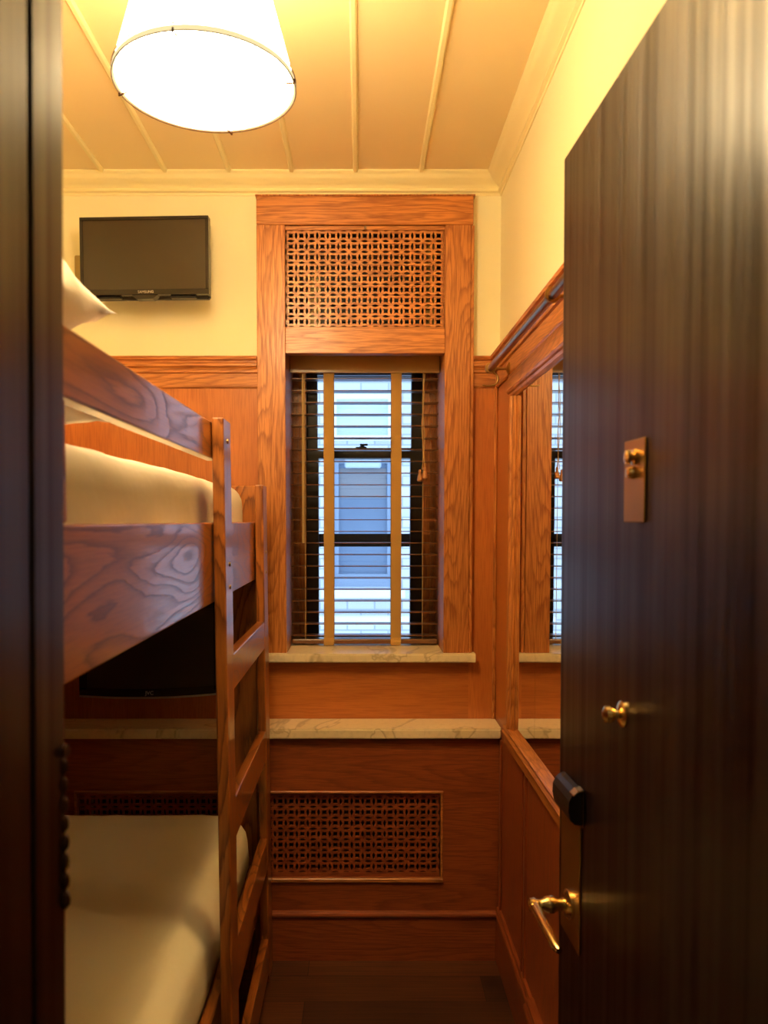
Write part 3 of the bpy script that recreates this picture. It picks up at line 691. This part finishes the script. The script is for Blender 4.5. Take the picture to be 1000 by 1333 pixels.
# lower TV
t2 = thing('television', 'black television with silver lower edge above the marble shelf, behind the lower bunk', 'television', (-.67, 2.42, .88))
x0, x1, z0, z1, yy = -.895, -.445, .895, 1.195, 2.43
def bowed(n=24, dz=0, h=.01, y0_=yy - .012, y1_=yy + .02):
    pts = []
    for i in range(n + 1):
        u = -1 + 2 * i / n; pts.append((x0 + (x1 - x0) * i / n, z0 - .010 * (1 - u * u) + dz + .004 * u))
    return [(a, b + h) for a, b in pts] + pts[::-1]
bz = bmesh.new()
prof = bowed(dz=.006, h=.024); add_prism(bz, prof, yy - .012, yy + .02, 'Y')
add_box(bz, (x0, yy - .012, z0 + .02), (x0 + .022, yy + .02, z1)); add_box(bz, (x1 - .022, yy - .012, z0 + .02), (x1, yy + .02, z1)); add_box(bz, (x0, yy - .012, z1 - .02), (x1, yy + .02, z1))
obj('bezel', bz, 'bezel', t2)
obj('screen', box((x0 + .02, yy - .006, z0 + .018), (x1 - .02, yy + .01, z1 - .019)), 'screen', t2)
obj('lower_trim', add_prism(bmesh.new(), bowed(dz=0, h=.006), yy - .013, yy + .018, 'Y'), 'silver', t2)
obj('back_cover', box((x0 + .02, yy + .021, z0 + .01), (x1 - .02, yy + .06, z1 - .01), .01), 'black', t2)
obj('wall_arm', boxes([((-.72, yy + .06, .98), (-.62, yy + .10, 1.10)), ((-.74, yy + .10, .96), (-.60, PB - .001, 1.12))], .002), 'black', t2)
text_mesh('brand_lettering', 'JVC', .017, (-.672, yy - .0125, z0 + .003), 0, 'letter', t2)
obj('cable', tube([(-.458, yy + .045, .90), (-.452, yy + .05, .86), (-.44, yy + .055, .83), (-.425, yy + .07, .79), (-.40, yy + .08, .7805), (-.38, yy + .12, .781)], .003, 8), 'black', t2, True)

# ------------------------------------------------------------------ ceiling lamp
LC = Vector((-.2783, 1.4133, 0)); LZ = 2.2255; LR = .16; ZT = 2.50; TR = LR - .265 * (ZT - LZ)
lamp = thing('ceiling_lamp', 'glowing white drum-cone lamp hanging from the ceiling', 'lamp', (LC.x, LC.y, LZ))
sb = bmesh.new(); n = 64
def rg(r, z): return [sb.verts.new((LC.x + r * math.cos(2 * PI * k / n), LC.y + r * math.sin(2 * PI * k / n), z)) for k in range(n)]
A = rg(LR - .001, LZ + .011); B = rg(TR, ZT); Ai = rg(LR - .004, LZ + .011); Bi = rg(TR - .003, ZT)
for k in range(n):
    k2 = (k + 1) % n
    sb.faces.new((A[k], A[k2], B[k2], B[k])); sb.faces.new((Ai[k2], Ai[k], Bi[k], Bi[k2])); sb.faces.new((B[k], B[k2], Bi[k2], Bi[k])); sb.faces.new((A[k2], A[k], Ai[k], Ai[k2]))
obj('shade', sb, 'shade', lamp, True)
obj('diffuser', lathe([(LR - .006, 0), (LR - .004, .002), (LR - .006, .004)], (LC.x, LC.y, LZ + .001), (0, 0, 1), 64), 'diffuser', lamp)
rb = bmesh.new(); add_tube(rb, [(LC.x + (LR - .001) * math.cos(2 * PI * k / 64), LC.y + (LR - .001) * math.sin(2 * PI * k / 64), LZ + .006) for k in range(65)], .0028, 6)
for v in rb.verts: v.co.z = LZ + .006 + (v.co.z - LZ - .006) * 1.7
obj('rim_band', rb, 'rimband', lamp, True)
wr = bmesh.new()
for dz in (.0, .0125):
    add_tube(wr, [(LC.x + (LR + .001) * math.cos(2 * PI * k / 64), LC.y + (LR + .001) * math.sin(2 * PI * k / 64), LZ + dz) for k in range(65)], .0010, 6)
obj('rim_wire', wr, 'wire', lamp, True)
for a in (-97, -7, 83, 173):
    a = math.radians(a); c, s = math.cos(a), math.sin(a)
    obj('rib', tube([(LC.x + (LR + .001) * c, LC.y + (LR + .001) * s, LZ), (LC.x + (TR + .001) * c, LC.y + (TR + .001) * s, ZT)], .0012, 6), 'wire', lamp)
    obj('clip', tube([(LC.x + (LR + .002) * c, LC.y + (LR + .002) * s, LZ + .004), (LC.x + (LR + .003) * c, LC.y + (LR + .003) * s, LZ - .003), (LC.x + (LR - .014) * c - .004 * s, LC.y + (LR - .014) * s + .004 * c, LZ - .001)], .0017, 6), 'wire', lamp)
obj('stem', lathe([(.008, 0), (.008, .07)], (LC.x, LC.y, ZC - .071), (0, 0, 1)), 'brass', lamp, True)
obj('canopy', lathe([(.06, 0), (.06, .006), (.03, .018), (.01, .022)], (LC.x, LC.y, ZC - .0005), (0, 0, -1)), 'brass', lamp, True)
spd = bmesh.new()
for a in (0, 120, 240):
    a = math.radians(a); add_tube(spd, [(LC.x, LC.y, ZT - .002), (LC.x + TR * math.cos(a), LC.y + TR * math.sin(a), ZT - .002)], .0015, 6)
add_lathe(spd, [(.012, 0), (.012, .035)], (LC.x, LC.y, ZT - .015), (0, 0, 1), 16)
obj('spider', spd, 'brass', lamp)
pl = bpy.data.lights.new('bulb', 'POINT'); pl.energy = BULB_W; pl.color = LAMP_COL; pl.shadow_soft_size = .03
po = bpy.data.objects.new('bulb', pl); COL.objects.link(po); po.parent = lamp; po.location = (0, 0, .21)

# ------------------------------------------------------------------ the open door
dr = bpy.data.objects.new('door_1', None); COL.objects.link(dr); dr['kind'] = 'structure'; dr['label'] = 'dark espresso entrance door standing open'
HX, HY, DA = .3685, .672, math.radians(2.05)
DW = .65
def dobj(name, bm, mat, parent=None, smooth=False):
    me = bpy.data.meshes.new(name); bm.to_mesh(me); bm.free()
    if smooth:
        me.polygons.foreach_set('use_smooth', [True] * len(me.polygons)); me.set_sharp_from_angle(angle=math.radians(40))
    me.materials.append(M[mat]); o = bpy.data.objects.new(name, me); COL.objects.link(o); o.parent = parent or dr; return o
# local frame: +y runs from hinge to free edge, -x is the face turned to the room
dobj('door_leaf', box((0, 0, .008), (.040, DW, 2.058), .002), 'door')
ls = dobj('lock_plate', box((-.003, .530, .752), (-.0002, .630, 1.020), .0012), 'old_brass')
hb = bmesh.new(); add_prism(hb, [(-.003, .968), (-.014, .970), (-.021, .977), (-.024, .992), (-.023, 1.008), (-.018, 1.018), (-.011, 1.024), (-.003, 1.026)], .522, .612, 'Y')
dobj('card_reader', hb, 'black', ls)
rim = add_prism(bmesh.new(), [(-.003, .967), (-.0035, .967), (-.0035, 1.0265), (-.012, 1.0245), (-.019, 1.0185), (-.019, 1.0205), (-.012, 1.027), (-.003, 1.029)], .512, .532, 'Y')
dobj('reader_rim', rim, 'brass', ls)
lv = dobj('lever_rose', lathe([(.024, 0), (.024, .005), (.019, .010), (.012, .012)], (-.003, .575, .815), (-1, 0, 0)), 'brass', ls, True)
dobj('lever_handle', add_tube(lathe([(.010, .008), (.010, .022), (.014, .030), (.014, .040), (.009, .048), (.009, .058), (.011, .062), (.011, .068), (.006, .070)], (-.003, .575, .815), (-1, 0, 0)),
     [(-.064, .584, .815), (-.064, .555, .815), (-.063, .50, .812), (-.060, .462, .808), (-.058, .452, .807)], [.0085, .0085, .0075, .0075, .005], 14), 'brass', ls, True)
kn = dobj('knob', lathe([(.018, 0), (.018, .003), (.013, .006), (.006, .008), (.0055, .013), (.009, .014), (.012, .019), (.011, .025), (.006, .028), (.001, .029)], (0, .360, 1.188), (-1, 0, 0)), 'brass', None, True)
p2 = dobj('privacy_plate', box((-.003, .292, 1.448), (-.0002, .360, 1.555), .0015), 'old_brass')
dobj('thumb_turn', lathe([(.010, 0), (.010, .003), (.006, .004), (.006, .006), (.009, .008), (.009, .012), (.003, .014)], (-.003, .322, 1.532), (-1, 0, 0)), 'brass', p2, True)
dobj('plate_knob', lathe([(.008, 0), (.008, .005), (.006, .009), (.001, .010)], (-.003, .326, 1.512), (-1, 0, 0)), 'brass', p2, True)
for z in (.25, 1.05, 1.85):
    dobj('hinge', tube([(.018, -.008, z - .045), (.018, -.008, z + .045)], .007, 10), 'old_brass')
dr.location = (HX + .0065, HY, 0); dr.rotation_euler = (0, -.00485, DA)

# left and right jambs of the doorway
def jl(bm):
    for v in bm.verts:
        if v.co.x > -.295: v.co.x += -.005 + (v.co.z - 1.0) * .0149
    return bm
struct('trim_24', jl(boxes([((-.30, .50, 0), (-.272, .628, 2.085)), ((-.30, .6285, 0), (-.279, .636, 2.085)), ((-.30, .6365, 0), (-.2725, .702, 2.085))], .002)), 'jamb', label='dark left door jamb')
struct('trim_25', box((.3955, .50, 0), (.42, .655, 2.085), .002), 'jamb', label='dark right door jamb')
struct('trim_26', box((-.30, .50, 2.064), (.42, .70, 2.085), .002), 'jamb', label='dark door head')
ch = bmesh.new()
for i in range(8):
    z = 1.225 - i * .018
    add_lathe(ch, [(.001, -.008), (.004, -.005), (.0048, 0), (.004, .005), (.001, .008)], (-.2745, .697, z), (0, 0, 1), 12)
add_tube(ch, [(-.2745, .697, 1.24), (-.2745, .697, 1.09)], .0012, 6)
add_lathe(ch, [(.006, 0), (.006, .004)], (-.2724, .694, 1.240), (1, 0, 0), 12)
tag(obj('door_chain', ch, 'dark_bronze', base=(-.27, .694, 1.09)), 'dark beaded chain hanging on the left door jamb', 'chain')
